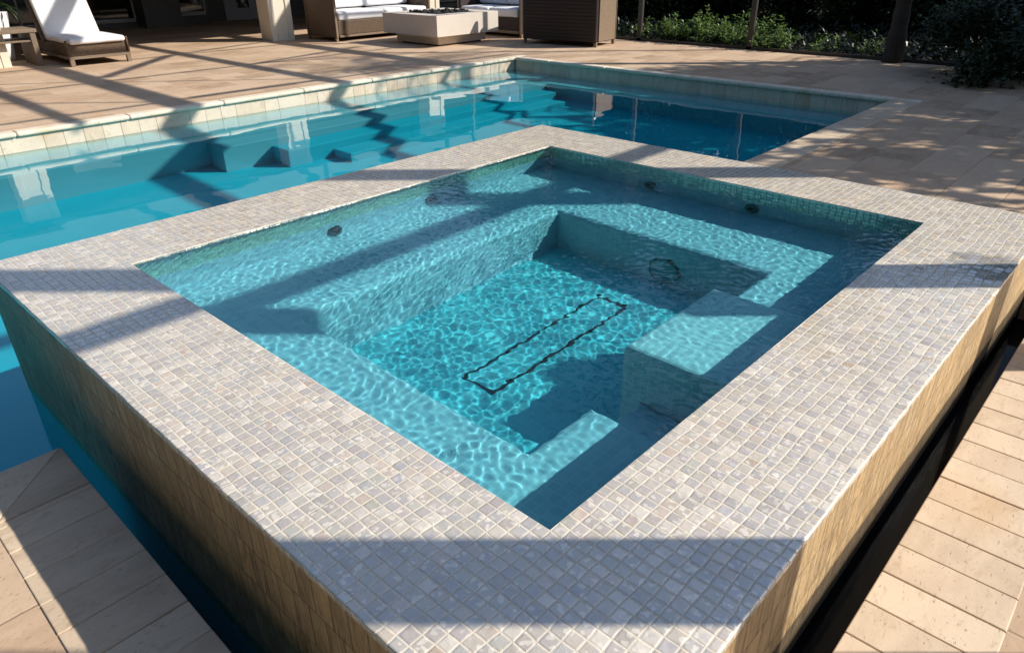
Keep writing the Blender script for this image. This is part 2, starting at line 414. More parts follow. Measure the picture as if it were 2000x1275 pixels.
prism(bm, [(c0[0], c0[1]-.003), (c0[0], c1[1]+.002), (c1[0]+.004, c1[1]+.002)], ZD-.05, ZD+.005, .006, lambda a, b: a.z > ZD and b.z > ZD)
link('coping', bm, M['coping'], pool)
bm = bmesh.new()
prism(bm, [(c0[0]-.003, c0[1]), (c1[0]+.002, c0[1]), (c1[0]+.002, c1[1]+.004)], ZD-.05, ZD+.004, .006, lambda a, b: a.z > ZD and b.z > ZD)
link('coping', bm, M['coping'], pool)

# ------------------------------------------------------------------ trough by the near right wall
tr = thing('overflow_trough', (1.5, -.55, ZD), 'narrow black overflow trough between the golden spa wall and the stone pavers', 'trough')
bm = bmesh.new()
box(bm, XC+.2, 8, YG-.05, YG-.002, -1.1, ZD-.052); box(bm, W+RF+.002, 8, -RR, -RR+.05, -1.1, ZD-.01); box(bm, XC+.2, 8, YG-.05, -RR+.05, -1.15, -1.1)
link('lining', bm, M['black'], tr)
bm = coping_run('x', XC-.303, 8.0, YG, -1, None, wd=.1524, depth=.33, over=.006)
link('coping', bm, M['coping'], tr)

# ------------------------------------------------------------------ spa
spa = thing('spa', (W/2, D/2, ZD), 'raised square spa tiled in pearl mosaic, filled to the brim with turquoise water', 'spa')
def ring(bm, o, i, z0, z1, bev=0, inner=True):
    """square ring: o, i = (x0,x1,y0,y1)"""
    O = [(o[0], o[2]), (o[1], o[2]), (o[1], o[3]), (o[0], o[3])]; I = [(i[0], i[2]), (i[1], i[2]), (i[1], i[3]), (i[0], i[3])]
    vo = [[bm.verts.new((x, y, z)) for x, y in O] for z in (z0, z1)]; vi = [[bm.verts.new((x, y, z)) for x, y in I] for z in (z0, z1)]
    for k in range(4):
        j = (k+1) % 4
        bm.faces.new((vo[0][k], vo[0][j], vo[1][j], vo[1][k])); bm.faces.new((vi[0][j], vi[0][k], vi[1][k], vi[1][j]))
        bm.faces.new((vo[1][k], vo[1][j], vi[1][j], vi[1][k])); bm.faces.new((vo[0][j], vo[0][k], vi[0][k], vi[0][j]))
    if bev:
        es = [e for e in bm.edges if all(abs(v.co.z-z1) < 1e-6 for v in e.verts) and (all(v in vo[1] for v in e.verts) or (inner and all(v in vi[1] for v in e.verts)))]
        es += [e for e in bm.edges if all(v in vo[0]+vo[1] for v in e.verts) and abs(e.verts[0].co.z-e.verts[1].co.z) > .01]
        bmesh.ops.bevel(bm, geom=es, offset=bev, segments=3, profile=.5, affect='EDGES')
OUT = (-RN, W+RF, -RR, D+RL); INN = (0, W, 0, D)
bm = bmesh.new(); ring(bm, OUT, INN, -.020, 0, .006, False)
bmesh.ops.subdivide_edges(bm, edges=[e for e in bm.edges if e.calc_length() > 1], cuts=110, use_grid_fill=True)
bmesh.ops.subdivide_edges(bm, edges=[e for e in bm.edges if .3 < e.calc_length() < 1], cuts=1, use_grid_fill=True)
for v in bm.verts:                                                  # hand-laid edge tiles are never quite straight
    dx = min(abs(v.co.x-OUT[0]), abs(v.co.x-OUT[1])); dy = min(abs(v.co.y-OUT[2]), abs(v.co.y-OUT[3]))
    if min(dx, dy) < .02:
        n_ = noise.noise(v.co*14)*.0024+noise.noise(v.co*32)*.0016
        if dx < .02: v.co.x += n_
        if dy < .02: v.co.y += n_
        if v.co.z > -.004: v.co.z += noise.noise(v.co*20+Vector((9, 2, 4)))*.0016
link('rim', bm, M['mosaic'], spa, recv=True)
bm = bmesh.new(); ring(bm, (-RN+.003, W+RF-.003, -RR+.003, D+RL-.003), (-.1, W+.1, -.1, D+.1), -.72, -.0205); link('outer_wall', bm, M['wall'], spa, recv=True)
bm = bmesh.new(); ring(bm, (-RN+.005, W+RF-.005, -RR+.005, D+RL-.005), (-.1, W+.1, -.1, D+.1), -1.49, -.7205); link('footing', bm, M['pool_floor'], spa, recv=True)
bm = bmesh.new(); ring(bm, (-.09, W+.09, -.09, D+.09), (0, W, 0, D), -.175, -.0205); link('tile_band', bm, M['band'], spa, recv=True)
bm = bmesh.new(); ring(bm, (-.09, W+.09, -.09, D+.09), (.001, W-.001, .001, D-.001), -.8, -.1755); link('inner_wall', bm, M['spa_bench'], spa, recv=True)
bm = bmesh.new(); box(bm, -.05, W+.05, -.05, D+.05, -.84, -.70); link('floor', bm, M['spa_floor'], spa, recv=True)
BZ = -.32
bm = bmesh.new()
prism(bm, [(-.02, -.02), (.808, -.02), (.808, .475), (.45, .475), (.45, 1.91), (2.335, 1.91), (2.335, .505), (1.857, .505), (1.857, -.02), (W+.02, -.02), (W+.02, D+.02), (-.02, D+.02)],
      -.71, BZ, .045, lambda a, b: abs(a.z-BZ) < 1e-5 and abs(b.z-BZ) < 1e-5 and all(.0 < c.x < W and 0 < c.y < D for c in ((a+b)/2,)), 4)
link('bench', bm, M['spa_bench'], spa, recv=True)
def block(name, x0, x1, y0, y1, z, mat):
    bm = bmesh.new(); prism(bm, [(x0, y0), (x1, y0), (x1, y1), (x0, y1)], -.71, z, .03, lambda a, b: abs(a.z-z) < 1e-5 and abs(b.z-z) < 1e-5 and (a.y+b.y)/2 > 0, 4)
    return link(name, bm, mat, spa, recv=True)
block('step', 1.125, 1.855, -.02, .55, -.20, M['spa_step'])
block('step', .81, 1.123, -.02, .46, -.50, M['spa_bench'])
def jet(c, nrm):
    q = Vector(nrm).to_track_quat('Z', 'Y').to_matrix().to_4x4(); T = Matrix.Translation(c) @ q
    bm = bmesh.new(); n = 20; prof = [(.0, .004), (.016, .006), (.018, .016), (.03, .02), (.046, .012), (.05, .0)]
    rings = [[bm.verts.new(T @ Vector((r*math.cos(2*math.pi*k/n), r*math.sin(2*math.pi*k/n), z))) for k in range(n)] for r, z in prof[1:]]
    for A, B in zip(rings, rings[1:]):
        for k in range(n): bm.faces.new((A[k], A[(k+1) % n], B[(k+1) % n], B[k]))
    bm.faces.new(rings[0])
    o = link('jet', bm, M['jet'], spa, True)
    bm = bmesh.new(); bmesh.ops.create_circle(bm, cap_ends=True, radius=.017, segments=16, matrix=T @ Matrix.Translation((0, 0, .009)))
    e = link('nozzle', bm, M['black']); e.parent = o
for x, z in ((1.127, -.255), (1.876, -.25)): jet((x, D-.001, z), (0, -1, 0))
for y, z in ((1.698, -.25), (.955, -.245)): jet((W-.001, y, z), (-1, 0, 0))
# underwater lamp in the far right bench face
LC = Vector((2.335, 1.10, -.575))
q = Vector((-1, 0, 0)).to_track_quat('Z', 'Y').to_matrix().to_4x4(); T = Matrix.Translation(LC) @ q
bm = bmesh.new(); n = 32
rg = [[bm.verts.new(T @ Vector((r*math.cos(2*math.pi*k/n), r*math.sin(2*math.pi*k/n), z))) for k in range(n)] for r, z in ((.092, .010), (.095, .016), (.101, .015), (.104, 0))]
for A, B in zip(rg, rg[1:]):
    for k in range(n): bm.faces.new((A[k], A[(k+1) % n], B[(k+1) % n], B[k]))
lamp = link('underwater_lamp', bm, M['jet'], spa, True)
bm = bmesh.new(); rg = [[bm.verts.new(T @ Vector((r*math.cos(2*math.pi*k/n), r*math.sin(2*math.pi*k/n), z))) for k in range(n)] for r, z in ((.05, .013), (.093, .012))]
for A, B in zip(rg, rg[1:]):
    for k in range(n): bm.faces.new((A[k], A[(k+1) % n], B[(k+1) % n], B[k]))
bm.faces.new(rg[0]); e = link('lens', bm, M['lens'], None); e.parent = lamp
# long drain frame in the floor
bm = bmesh.new(); x0, x1, y0, y1, z0 = .90, 1.975, 1.10, 1.30, -.70
for a in ((x0, x1, y0, y0+.013), (x0, x1, y1-.013, y1), (x0, x0+.013, y0+.013, y1-.013), (x1-.013, x1, y0+.013, y1-.013)):
    box(bm, a[0], a[1], a[2], a[3], z0-.002, z0+.008)
dr = link('drain_frame', bm, M['black'], spa, recv=True)
bm = bmesh.new(); box(bm, x0+.013, x1-.013, y0+.013, y1-.013, z0-.002, z0+.004); e = link('drain_cover', bm, M['spa_floor'], None, recv=True); e.parent = dr

# ------------------------------------------------------------------ water
def ripple_spa(x, y):
    p_ = Vector((x, y, 0))
    q_ = p_ + .05*Vector((noise.noise(p_*3), noise.noise(p_*3+Vector((5, 2, 1))), 0))
    return .0008*noise.noise(q_*4)+.0005*noise.noise(q_*12+Vector((3, 1, 7)))+.0006*noise.noise(q_*22)+.00062*noise.noise(q_*34)
def ripple_pool(x, y):
    p_ = Vector((x*.8, y, 0))
    return .0022*noise.noise(p_*1.3)+.0012*noise.noise(p_*3.1+Vector((1, 9, 2)))+.0005*noise.noise(p_*7.5)
def sheet(name, x0, x1, y0, y1, step, z, fn, mat, keep=None):
    nx, ny = int(round((x1-x0)/step)), int(round((y1-y0)/step)); bm = bmesh.new(); G = {}
    def V(i, j):
        if (i, j) not in G:
            x, y = x0+(x1-x0)*i/nx, y0+(y1-y0)*j/ny; G[i, j] = bm.verts.new((x, y, z+fn(x, y)))
        return G[i, j]
    for i in range(nx):
        for j in range(ny):
            if keep and not keep(x0+(x1-x0)*(i+.5)/nx, y0+(y1-y0)*(j+.5)/ny): continue
            bm.faces.new((V(i, j), V(i+1, j), V(i+1, j+1), V(i, j+1)))
    o = link(name, bm, mat, None, True, uv=False); o.cycles.is_caustics_caster = True
    return tag(o, kind='structure')
sheet('spa_water', -.004, W+.004, -.004, D+.004, .0075, ZS, ripple_spa, M['spa_water'])
def keep_pool(x, y):
    if -.3 < x < W+.3 and -.3 < y < D+.3: return False
    if y < YR-.15 and (x < XC-.1 or x > W+RF-.1): return False
    return y > YG+.05 or x < XC+.15
sheet('pool_water', -6.05, XP+.03, -.66, YP+.03, .06, ZW, ripple_pool, M['pool_water'], keep_pool)
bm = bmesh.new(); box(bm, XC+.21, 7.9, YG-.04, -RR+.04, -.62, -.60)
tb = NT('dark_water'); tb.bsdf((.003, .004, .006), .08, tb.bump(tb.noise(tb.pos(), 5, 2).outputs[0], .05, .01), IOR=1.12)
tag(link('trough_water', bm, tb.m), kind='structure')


# ------------------------------------------------------------------ screen enclosure (mostly above and beside the frame)
ZR, ZM, YC, XB = 5.05, 3.52, -1.70, 12.84          # roof height, middle rail, near right wall, far wall
cage = thing('pool_enclosure', (XB, YC, ZD), 'bronze aluminium screen enclosure whose slim posts stand along the far edge of the paving', 'enclosure')
def part(name, mat, *bars, parent=cage):
    bm = bmesh.new()
    for b in bars: bar(bm, *b)
    return link(name, bm, mat, parent)
for x in (-3.3, -.95, 1.345, 5.98):
    part('post', M['grey'], ((x, YC, ZD), (x, YC, ZR), .185))
part('post', M['grey'], ((3.69, YC, ZD), (3.69, YC, 2.02), .185)); part('post', M['grey'], ((3.69, YC, 2.9), (3.69, YC, ZR), .185))
for x in (8.21, 10.63): part('post', M['grey'], ((x, YC, ZD), (x, YC, ZR), .085))
for y in (-1.7, .45, 3.2, 5.82, 8.36, 10.9, 13.6, 16.3):
    part('post', M['grey'], ((XB, y, ZD), (XB, y, ZR), .06, .10))
part('rail', M['grey'], ((-4, YC, ZM), (XB, YC, ZM), .10, .12))
part('rail', M['grey'], ((-4, YC, ZR), (XB, YC, ZR), .10, .12))
part('sill', M['dark'], ((XB, YC, ZD+.03), (XB, 18, ZD+.03), .06, .05))
part('rail', M['grey'], ((XB, YC, ZR), (XB, 16, ZR), .08, .08))
for x, ww, dd in ((8.21, .15, .28), (10.63, .10, .2), (6.88, .07, .16), (13.05, .1, .2)):
    part('rafter', M['grey'], ((x, YC if ww > .09 and x < 13 else 2.9, ZR), (x, 14.5, ZR), ww, dd))
def roofpt(x, y): return (x+.956*(ZR-ZD), y-1.042*(ZR-ZD), ZR)
for y in (11.7, 9.22, 14.1): part('purlin', M['grey'], (roofpt(1, y), roofpt(9.5, y-.15), .05))
for a, b, t_ in (((1.42, 10.77), (2.86, 9.25), .05), ((3.18, 11.42), (5.31, 9.37), .04), ((5.66, 17.1), (9.0, 13.2), .09), ((3.2, 12.08), (5.17, 14.1), .10),
                 ((5.17, 14.1), (7.6, 14.8), .05), ((5.54, 11.65), (8.36, 12.33), .06), ((5.65, 11.68), (8.8, 10.41), .045), ((6.14, 10.72), (8.15, 8.77), .03),
                 ((1.0, 13.3), (3.0, 11.76), .04), ((3.3, 9.24), (5.4, 9.19), .05)):
    part('brace', M['grey'], (roofpt(*a), roofpt(*b), t_))

# ------------------------------------------------------------------ house with its covered porch
house = thing('house', (8, 21, ZD), 'house in deep shade behind the patio with dark glass doors, porch roof and cream pillars', 'house')
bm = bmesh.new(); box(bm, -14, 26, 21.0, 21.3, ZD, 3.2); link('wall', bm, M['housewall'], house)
bm = bmesh.new(); box(bm, -14, 26, 14.15, 14.35, 1.95, 2.35); box(bm, -14, 26, 14.35, 22, 2.32, 2.6); box(bm, -14, 26, 14.66, 15.18, 1.96, 2.31); link('porch_roof', bm, M['housewall'], house)
bm = bmesh.new()
v = [bm.verts.new(c) for c in ((5.0, 14.1, 2.62), (26, 14.1, 2.62), (26, 22, 7.6), (8.2, 22, 7.6), (26, 34, 2.6), (5.0, 34, 2.6))]
bm.faces.new((v[0], v[1], v[2], v[3])); bm.faces.new((v[3], v[2], v[4], v[5])); bm.faces.new((v[0], v[3], v[5])); link('roof', bm, M['roof'], house)
def pillar(x):
    bm = bmesh.new(); box(bm, x+.02, x+.53, 14.68, 15.18, ZD, 1.955); p_ = link('pillar', bm, M['stucco'], house)
    bm = bmesh.new()
    box(bm, x, x+.13, 14.655, 14.679, ZD, 1.95, .004, 1); box(bm, x+.42, x+.55, 14.655, 14.679, ZD, 1.95, .004, 1); box(bm, x-.002, x+.018, 14.68, 14.82, ZD, 1.95, .004, 1)
    box(bm, x+.14, x+.41, 14.66, 14.679, ZD, ZD+.16, .004, 1)
    e = link('corner_board', bm, M['stucco']); e.parent = p_
for x in (2.06, 7.75, 12.2, 17.6): pillar(x)
bm = bmesh.new(); box(bm, 7.35, 8.35, 20.4, 20.998, ZD, 2.31); link('pier', bm, M['housewall'], house)
def window(x0, x1, z0, z1, panes):
    bm = bmesh.new(); box(bm, x0, x1, 20.93, 20.998, z0-.10, z0, .006, 1); box(bm, x0, x1, 20.93, 20.998, z1, z1+.08)
    for k in range(panes+1):
        xx = x0+(x1-x0)*k/panes; box(bm, xx-.025, xx+.025, 20.94, 20.997, z0, z1)
    f = link('window', bm, M['trim'], house)
    bm = bmesh.new(); box(bm, x0+.02, x1-.02, 20.965, 20.99, z0+.002, z1-.002); e = link('pane', bm, M['glass']); e.parent = f
window(3.2, 7.3, ZD+.24, 1.9, 3); window(8.4, 9.3, ZD+.3, 1.9, 1); window(14.2, 20.2, ZD+.2, 1.9, 5)
bm = bmesh.new(); box(bm, 9.9, 9.99, 20.93, 20.997, ZD, 1.9); box(bm, 10.98, 11.07, 20.93, 20.997, ZD, 1.9); box(bm, 9.99, 10.98, 20.95, 20.996, ZD, ZD+.32); box(bm, 9.99, 10.3, 20.95, 20.996, ZD+.32, 1.9); box(bm, 10.7, 10.98, 20.95, 20.996, ZD+.32, 1.9)
dd = link('door', bm, M['trim'], house)
bm = bmesh.new(); box(bm, 10.3, 10.7, 20.97, 20.99, ZD+.32, 1.9); e = link('pane', bm, M['glass']); e.parent = dd

# ------------------------------------------------------------------ chaise lounge
ch = thing('chaise_lounge', (3.30, 13.80, ZD), 'brown wicker chaise lounge with thick white cushion and raised back', 'lounge chair', local=True)
CW = 1.04
def cushion(name, parent, x0, x1, y0, y1, z0, z1, bev, mat, Mx=None, puff=.02):
    bm = bmesh.new(); box(bm, x0, x1, y0, y1, z0, z1, bev, 4)
    bmesh.ops.subdivide_edges(bm, edges=[e for e in bm.edges if e.calc_length() > .2], cuts=5, use_grid_fill=True)
    cx, cyy = (x0+x1)/2, (y0+y1)/2
    for v in bm.verts:
        r = max(0, 1-((v.co.x-cx)/(x1-x0)*2)**2)*max(0, 1-((v.co.y-cyy)/(y1-y0)*2)**2)
        v.co.z += (puff*r if v.co.z > (z0+z1)/2 else 0)+.006*noise.noise(v.co*5)
        if Mx is not None: pass
    if Mx is not None: bmesh.ops.transform(bm, matrix=Mx, verts=bm.verts)
    return link(name, bm, mat, parent, True)
bm = bmesh.new(); box(bm, .03, CW-.03, .03, 1.95, .165, .355, .012, 2); link('frame', bm, M['wicker'], ch)
bm = bmesh.new(); box(bm, 0, CW, 0, .06, .115, .165, .005, 1); box(bm, 0, .05, .06, 1.95, .115, .165, .005, 1); box(bm, CW-.05, CW, .06, 1.95, .115, .165, .005, 1); link('rail', bm, M['teak'], ch)
for x, y in ((0, 0), (CW-.075, 0), (0, 1.88), (CW-.075, 1.88)):
    bm = bmesh.new(); prism(bm, [(x, y), (x+.075, y), (x+.075, y+.065), (x, y+.065)], 0, .1145, .004, lambda a, b: True, 1); link('leg', bm, M['teak'], ch)
for x in (-.004, CW-.03):
    bm = bmesh.new(); box(bm, x, x+.034, -.004, .06, .166, .43, .01, 2); link('corner_post', bm, M['wicker'], ch)
cushion('seat_cushion', ch, .06, CW-.04, -.03, 1.28, .356, .455, .045, M['fabric'], puff=.03)
BA = R(62)
Mb = Matrix.Translation((0, 1.22, .40)) @ Matrix.Rotation(BA, 4, 'X')
cushion('back_cushion', ch, .05, CW-.05, 0, 1.5, 0, .11, .04, M['fabric'], Mb, .03)
bm = bmesh.new(); box(bm, .0, CW, -.05, 1.53, -.075, -.012, .02, 2, Mb); link('backrest', bm, M['wicker'], ch)

# ------------------------------------------------------------------ side table
tb_ = thing('side_table', (2.2, 14.45, ZD), 'low weathered wooden side table with slab legs at the left of the chaise lounge', 'table', local=True)
bm = bmesh.new()
for k in range(5): box(bm, 0, .90, .015+k*.15, .155+k*.15, .55, .61, .008, 2)
link('tabletop', bm, M['teak'], tb_)
for x in (.04, .78):
    bm = bmesh.new(); box(bm, x, x+.09, .03, .74, 0, .549, .008, 2); link('leg', bm, M['teak'], tb_)
bm = bmesh.new(); box(bm, .131, .779, .05, .72, .40, .43, .005, 1); link('shelf', bm, M['teak'], tb_)

# ------------------------------------------------------------------ sofas
def sofa(loc, rz, L, dep, label, wick, backh=1.05, group=None, slats=False):
    s = thing('wicker_sofa', loc, label, 'sofa', group, local=True, rz=rz)
    bm = bmesh.new(); box(bm, .09, L-.09, .03, dep-.1, .13, .42, .012, 2); link('base', bm, wick, s)
    bm = bmesh.new(); box(bm, .09, L-.09, .0, .045, .085, .129, .004, 1); link('rail', bm, M['teak'], s)
    for x in (0, L-.09):
        bm = bmesh.new(); box(bm, x, x+.088, .02, dep-.09, .085, .92, .025, 3); link('arm', bm, wick, s)
    bm = bmesh.new(); box(bm, 0, L, dep-.088, dep, .085, backh, .025, 3); link('backrest', bm, wick, s)
    for x, y in ((0, .02), (L-.06, .02), (0, dep-.08), (L-.06, dep-.08)):
        bm = bmesh.new(); box(bm, x, x+.06, y, y+.06, 0, .084, .004, 1); link('leg', bm, M['teak'], s)
    for x, y in ((.0, .008), (L-.05, .008)):
        bm = bmesh.new(); box(bm, x, x+.05, y-.012, y+.01, .086, .9, .004, 1); link('corner_post', bm, M['teak'], s)
    if slats:
        bm = bmesh.new(); z = .10
        while z < backh-.05: box(bm, .012, L-.012, dep+.001, dep+.011, z, z+.062, .003, 1); z += .068
        link('slat_panel', bm, wick, s)
        bm = bmesh.new(); box(bm, -.014, -.001, .07, dep-.10, .10, .90, .003, 1); link('end_panel', bm, M['teak'], s)
    n = 2
    for k in range(n):
        a = .10+(L-.2)*k/n; b = .10+(L-.2)*(k+1)/n-.01
        cushion('seat_cushion', s, a, b, .0, dep-.3, .422, .60, .05, M['fabric'], puff=.025)
        Mq = Matrix.Translation((0, dep-.33, .60)) @ Matrix.Rotation(R(78), 4, 'X')
        cushion('back_cushion', s, a+.01, b-.01, .02, .5, 0, .17, .05, M['fabric'], Mq, .03)
    return s
sofa((8.58, 13.40, ZD), 0, 2.75, 1.17, 'brown wicker sofa with white cushions behind the square fire pit', M['wicker'], 1.0)
sofa((11.62, 12.75, ZD), R(-90), 2.05, 1.1, 'dark wicker sofa with white cushion to the right of the fire pit', M['darkwicker'], .95)
# the love seat turns its tall back to the pool
sofa((12.12, 8.47, ZD), R(90+9), 1.75, .88, 'dark wicker love seat turning its tall slatted back to the pool', M['slat'], 1.15, None, True)

# ------------------------------------------------------------------ fire pit
fp = thing('fire_pit', (10.1, 11.67, ZD), 'square pale concrete fire pit table filled with black lava rock', 'fire pit')
z0 = ZD
bm = bmesh.new(); box(bm, 9.42, 10.80, 11.0, 12.36, z0+.03, z0+.205, .006, 2); link('base', bm, M['concrete'], fp)
bm = bmesh.new(); box(bm, 9.50, 10.72, 11.08, 12.28, z0, z0+.03); link('foot', bm, M['black'], fp)
bm = bmesh.new(); ring(bm, (9.22, 11.0, 10.8, 12.55), (9.56, 10.66, 11.14, 12.21), z0+.205, z0+.60, .008); link('bowl', bm, M['concrete'], fp)
bm = bmesh.new(); box(bm, 9.55, 10.67, 11.13, 12.22, z0+.30, z0+.54)
for k in range(150):
    x, y, r = rnd.uniform(9.62, 10.6), rnd.uniform(11.2, 12.15), rnd.uniform(.03, .06)
    bmesh.ops.create_icosphere(bm, subdivisions=1, radius=r, matrix=Matrix.Translation((x, y, z0+.56+rnd.uniform(0, .045))) @ Matrix.Rotation(rnd.random()*6, 4, 'X') @ Matrix.Diagonal((1, 1.2, .8, 1)))
link('lava_rock', bm, M['lava'], fp)

# ------------------------------------------------------------------ plants
def leaf(bm, p_, d_, up, L, wd, curl=.2):
    d_ = d_.normalized(); s = d_.cross(up)
    if s.length < 1e-3: s = d_.orthogonal()
    s.normalize(); n = s.cross(d_)
    a = bm.verts.new(p_); b = bm.verts.new(p_+d_*L*.45+s*wd-n*0); c = bm.verts.new(p_+d_*L-n*L*curl); e = bm.verts.new(p_+d_*L*.45-s*wd)
    m = bm.verts.new(p_+d_*L*.5+n*wd*.25)
    bm.faces.new((a, b, m)); bm.faces.new((b, c, m)); bm.faces.new((c, e, m)); bm.faces.new((e, a, m))
def rv(r): return Vector((r.gauss(0, 1), r.gauss(0, 1), r.gauss(0, 1))).normalized()
def shrub(seed, rx, ry, h, nst, nleaf, L, mat, label, cat='shrub', group=None, loc=(0, 0, 0), spiky=.5):
    r = random.Random(seed); s = thing('leafy_shrub', loc, label, cat, group, local=True); h *= 1.3
    lf = bmesh.new(); st = bmesh.new()
    for k in range(nst):
        a = r.random()*6.28; q = math.sqrt(r.random()); hh = h*(1-.55*q*q)*r.uniform(.55, 1.1)
        b = Vector((rx*.35*q*math.cos(a), ry*.35*q*math.sin(a), 0)); t = Vector((rx*q*math.cos(a), ry*q*math.sin(a), hh)); m = (b+t)/2+Vector((0, 0, hh*.12))
        pts = [b, m, t]; tube(st, pts, [.008, .006, .003], 4)
        for j in range(nleaf):
            f = r.uniform(.25, 1.0); p_ = (b*(1-f)**2+m*2*f*(1-f)+t*f*f)
            d_ = rv(r); d_.z = abs(d_.z)*spiky+.1
            leaf(lf, p_+d_*.02, d_, Vector((0, 0, 1)), L*r.uniform(.6, 1.25), L*r.uniform(.16, .3), r.uniform(.05, .4))
    link('foliage', lf, mat, s, uv=False); link('stem', st, M['bark'], s, uv=False)
    return s
for k, (x, y, h_, lab) in enumerate(((13.35, 8.55, .40, 'low sunlit shrub beside the love seat back, beyond the screen'), (13.3, 7.75, .50, 'leafy green shrub left of the second screen post'),
        (13.4, 7.05, .58, 'bushy green shrub midway between two screen posts'), (13.3, 6.35, .62, 'sunlit green shrub with one tall shoot beyond the screen'),
        (13.2, 5.55, .50, 'bright pale green shrub just right of the slim screen post'), (13.4, 4.55, .34, 'small shrub with a few glossy leaves in the dark bed'),
        (13.3, 3.75, .36, 'sparse small shrub with pale leaf tips near the palm trunk'))):
    shrub(20+k, .55 if h_ > .4 else .4, .5 if h_ > .4 else .35, h_, 30 if h_ > .4 else 12, 30 if h_ > .4 else 14, .085, M['leaf'], lab, 'shrub', 'shrubs along the screen', (x, y, -.5))
def big_shrub(seed, loc, rx, ry, h, n, L, mat, label, group=None, name='dense_bush'):
    r = random.Random(seed); s = thing(name, loc, label, 'bush', group, local=True); lf = bmesh.new(); st = bmesh.new()
    cl = [(r.uniform(-1, 1), r.uniform(-1, 1), r.uniform(.15, 1)) for _ in range(26)]
    cl = [c for c in cl if c[0]**2+c[1]**2+(c[2]*.8)**2 < 1.05]
    for c in cl: tube(st, [(c[0]*rx*.2, c[1]*ry*.2, 0), (c[0]*rx*.5, c[1]*ry*.5, c[2]*h*.6), (c[0]*rx, c[1]*ry, c[2]*h)], [.02, .012, .004], 4)
    for k in range(n):
        c = r.choice(cl); p_ = Vector((c[0]*rx, c[1]*ry, c[2]*h))+Vector((r.gauss(0, .16)*rx, r.gauss(0, .16)*ry, r.gauss(0, .13)*h))
        if p_.z < .02: p_.z = r.uniform(.02, .2)
        d_ = rv(r); d_.z = d_.z*.6+.2
        leaf(lf, p_, d_, Vector((0, 0, 1)), L*r.uniform(.6, 1.3), L*r.uniform(.15, .28), r.uniform(0, .4))
    link('foliage', lf, mat, s, uv=False); link('stem', st, M['bark'], s, uv=False); return s
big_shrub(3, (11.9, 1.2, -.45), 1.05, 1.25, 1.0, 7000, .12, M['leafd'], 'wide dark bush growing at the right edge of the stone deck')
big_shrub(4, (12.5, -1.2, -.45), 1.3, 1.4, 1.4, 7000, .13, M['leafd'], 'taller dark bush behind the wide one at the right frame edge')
def copy_tree(o, parent=None):
    c = o.copy(); sc.collection.objects.link(c)
    if parent: c.parent = parent
    for k in o.children: copy_tree(k, c)
    return c
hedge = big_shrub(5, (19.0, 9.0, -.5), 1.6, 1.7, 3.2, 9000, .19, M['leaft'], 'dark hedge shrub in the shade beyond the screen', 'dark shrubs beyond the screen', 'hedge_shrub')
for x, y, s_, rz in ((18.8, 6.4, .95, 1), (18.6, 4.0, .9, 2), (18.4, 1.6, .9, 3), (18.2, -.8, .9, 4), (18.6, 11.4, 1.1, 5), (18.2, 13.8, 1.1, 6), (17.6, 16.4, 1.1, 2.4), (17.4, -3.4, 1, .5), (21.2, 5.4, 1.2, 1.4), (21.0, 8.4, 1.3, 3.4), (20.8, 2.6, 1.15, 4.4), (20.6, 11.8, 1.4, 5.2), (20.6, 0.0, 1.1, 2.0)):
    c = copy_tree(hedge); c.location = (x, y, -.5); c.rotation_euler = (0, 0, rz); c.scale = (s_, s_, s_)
def tree(seed, loc, h, cr, n, mat, label, group=None, name='shade_tree', low=.35, L=.24):
    r = random.Random(seed); s = thing(name, loc, label, 'tree', group, local=True); tr_ = bmesh.new(); lf = bmesh.new()
    bend = Vector((r.uniform(-.3, .3), r.uniform(-.3, .3), 0))
    tp = [Vector((0, 0, 0)), Vector((0, 0, h*.3))+bend*.4, Vector((0, 0, h*.62))+bend, Vector((0, 0, h*.9))+bend*.7]
    tube(tr_, tp, [h*.024, h*.018, h*.011, h*.003], 8); cl = []
    for k in range(26):
        a = r.random()*6.28; f = r.uniform(low, 1); z = h*f; rad = cr*math.sin(math.pi*min(.98, (f-low)/(1-low)*.75+.2))*r.uniform(.45, 1.05)
        c = Vector((rad*math.cos(a), rad*math.sin(a), z)); cl.append((c, r.uniform(.10, .2)*h*.9))
        b = Vector((0, 0, max(h*.2, z-h*.18)))+bend*.5; tube(tr_, [b, (b+c)/2+Vector((0, 0, .1)), c], [h*.008, h*.005, h*.0015], 5)
    for k in range(n):
        c, q = r.choice(cl); p_ = c+rv(r)*q*r.random()**.45*Vector((1, 1, .7)).length/1.6
        d_ = rv(r); d_.z -= .15
        leaf(lf, p_, d_, rv(r), L*r.uniform(.6, 1.3), L*r.uniform(.18, .32), r.uniform(0, .3))
    link('trunk', tr_, M['bark'], s, uv=False); link('crown', lf, mat, s, uv=False); return s
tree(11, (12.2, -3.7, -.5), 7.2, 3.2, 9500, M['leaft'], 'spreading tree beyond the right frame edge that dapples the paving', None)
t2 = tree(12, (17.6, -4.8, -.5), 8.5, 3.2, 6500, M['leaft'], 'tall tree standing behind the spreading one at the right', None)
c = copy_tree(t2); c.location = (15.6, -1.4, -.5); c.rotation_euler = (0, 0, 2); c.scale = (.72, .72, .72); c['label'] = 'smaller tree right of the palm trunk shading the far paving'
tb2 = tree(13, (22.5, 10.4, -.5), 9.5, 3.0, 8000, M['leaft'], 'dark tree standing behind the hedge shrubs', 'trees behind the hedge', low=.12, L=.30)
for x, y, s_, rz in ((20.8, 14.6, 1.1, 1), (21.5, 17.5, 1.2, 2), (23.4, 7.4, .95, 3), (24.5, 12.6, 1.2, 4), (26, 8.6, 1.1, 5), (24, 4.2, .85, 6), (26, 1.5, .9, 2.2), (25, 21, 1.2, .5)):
    c = copy_tree(tb2); c.location = (x, y, -.5); c.rotation_euler = (0, 0, rz); c.scale = (s_, s_, s_)
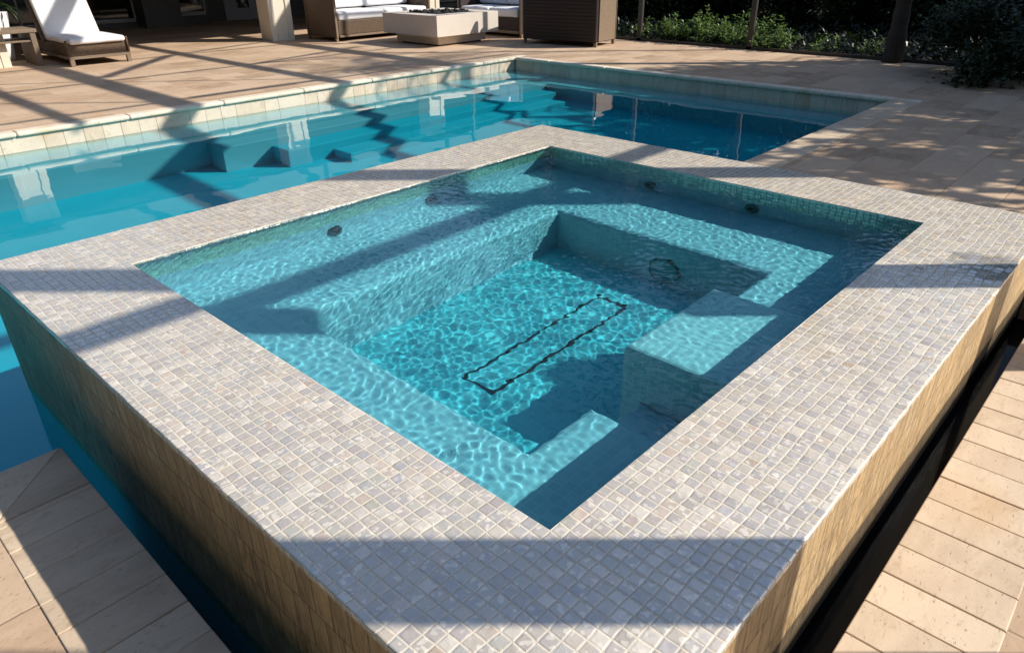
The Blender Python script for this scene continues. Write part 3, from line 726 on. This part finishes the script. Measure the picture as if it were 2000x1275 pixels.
palm = thing('palm_tree', (12.72, 3.15, -.5), 'palm trunk with ragged bark standing in the dark bed', 'palm', local=True)
bm = bmesh.new(); pts = []; rad = []
for k in range(40):
    f = k/39; pts.append((.25*f*f, .12*f, 6.2*f)); rad.append((.13-.04*f+.05*max(0, 1-f*9))*(1.06 if k % 2 else .96))
tube(bm, pts, rad, 14); link('trunk', bm, M['bark'], palm, uv=False)
r_ = random.Random(5)
for k in range(20):
    bm = bmesh.new(); a = k*2.4; el = r_.uniform(-.3, 1.0); L_ = r_.uniform(1.7, 2.3); top = Vector((.25, .12, 6.15)); prev = top; ptl = [top]
    for j in range(1, 11):
        f = j/10; d_ = Vector((math.cos(a)*math.cos(el), math.sin(a)*math.cos(el), math.sin(el)))
        ptl.append(top+d_*L_*f+Vector((0, 0, -1.1*f*f)))
    tube(bm, ptl, [.02*(1-.8*j/10) for j in range(11)], 4)
    for j in range(2, 11):
        t_ = (ptl[j]-ptl[j-1]).normalized(); sd_ = t_.cross(Vector((0, 0, 1))).normalized()
        for sg in (-1, 1):
            for m_ in (0, .5): leaf(bm, ptl[j-1].lerp(ptl[j], m_), sd_*sg+t_*.6-Vector((0, 0, .35)), Vector((0, 0, 1)), .55*(1-.04*j), .022, .25)
    link('frond', bm, M['leaft'], palm, uv=False)
wr = random.Random(77); bm = bmesh.new()
for k in range(26000):
    if k % 4 < 3: p_ = Vector((wr.uniform(-11.5, -7.5), wr.uniform(-14, 24), -.5+11*wr.random()**1.1))
    else: p_ = Vector((wr.uniform(-11.5, 4), wr.uniform(-19, -15), -.5+8*wr.random()**1.1))
    leaf(bm, p_, rv(wr), rv(wr), wr.uniform(.5, .9), wr.uniform(.15, .28), .2)
tag(link('sky_blocker_leaves', bm, M['leaft'], uv=False), kind='stuff')  # unseen leaf mass added beside and behind the camera to block low sky light
bm = bmesh.new()
for k in range(15000):
    p_ = Vector((wr.uniform(12.95, 18.5), wr.uniform(-3, 16), -.5+.22*wr.random()**2)); d_ = rv(wr); d_.z = abs(d_.z)*.7
    leaf(bm, p_, d_, Vector((0, 0, 1)), wr.uniform(.12, .26), wr.uniform(.03, .06), .2)
tag(link('ground_cover', bm, leafmat('ground_leaf', (.004, .009, .003), (.010, .018, .006)), uv=False), kind='stuff')
pp = thing('planter', (2.78, 15.75, ZD), 'tall white planter with dark strap leaves behind the wooden side table', 'planter', local=True)
bm = bmesh.new(); tube(bm, [(0, 0, 0), (0, 0, .1), (0, 0, .80), (0, 0, .84)], [.17, .19, .27, .27], 24); link('pot', bm, M['fabric'], pp, True)
bm = bmesh.new()
for k in range(34):
    a = r_.random()*6.28; L_ = r_.uniform(.6, 1.0); d_ = Vector((math.cos(a), math.sin(a), r_.uniform(.6, 2))).normalized(); p_ = Vector((0, 0, .82))
    for j in range(5):
        leaf(bm, p_, d_, Vector((0, 0, 1)), L_/4.2, .016, .02); p_ = p_+d_*L_/5; d_ = (d_+Vector((0, 0, -.5))).normalized()
link('foliage', bm, M['leafd'], pp, uv=False)
# a leaf afloat on the pool
bm = bmesh.new(); leaf(bm, Vector((0, 0, 0)), Vector((1, .25, 0)), Vector((0, 0, 1)), .17, .022, .05)
lf = link('fallen_leaf', bm, M['fabric'], uv=False); lf.location = (2.22, 4.62, ZW+.008); tag(lf, 'pale narrow leaf floating on the pool beside the spa wall', 'leaf')
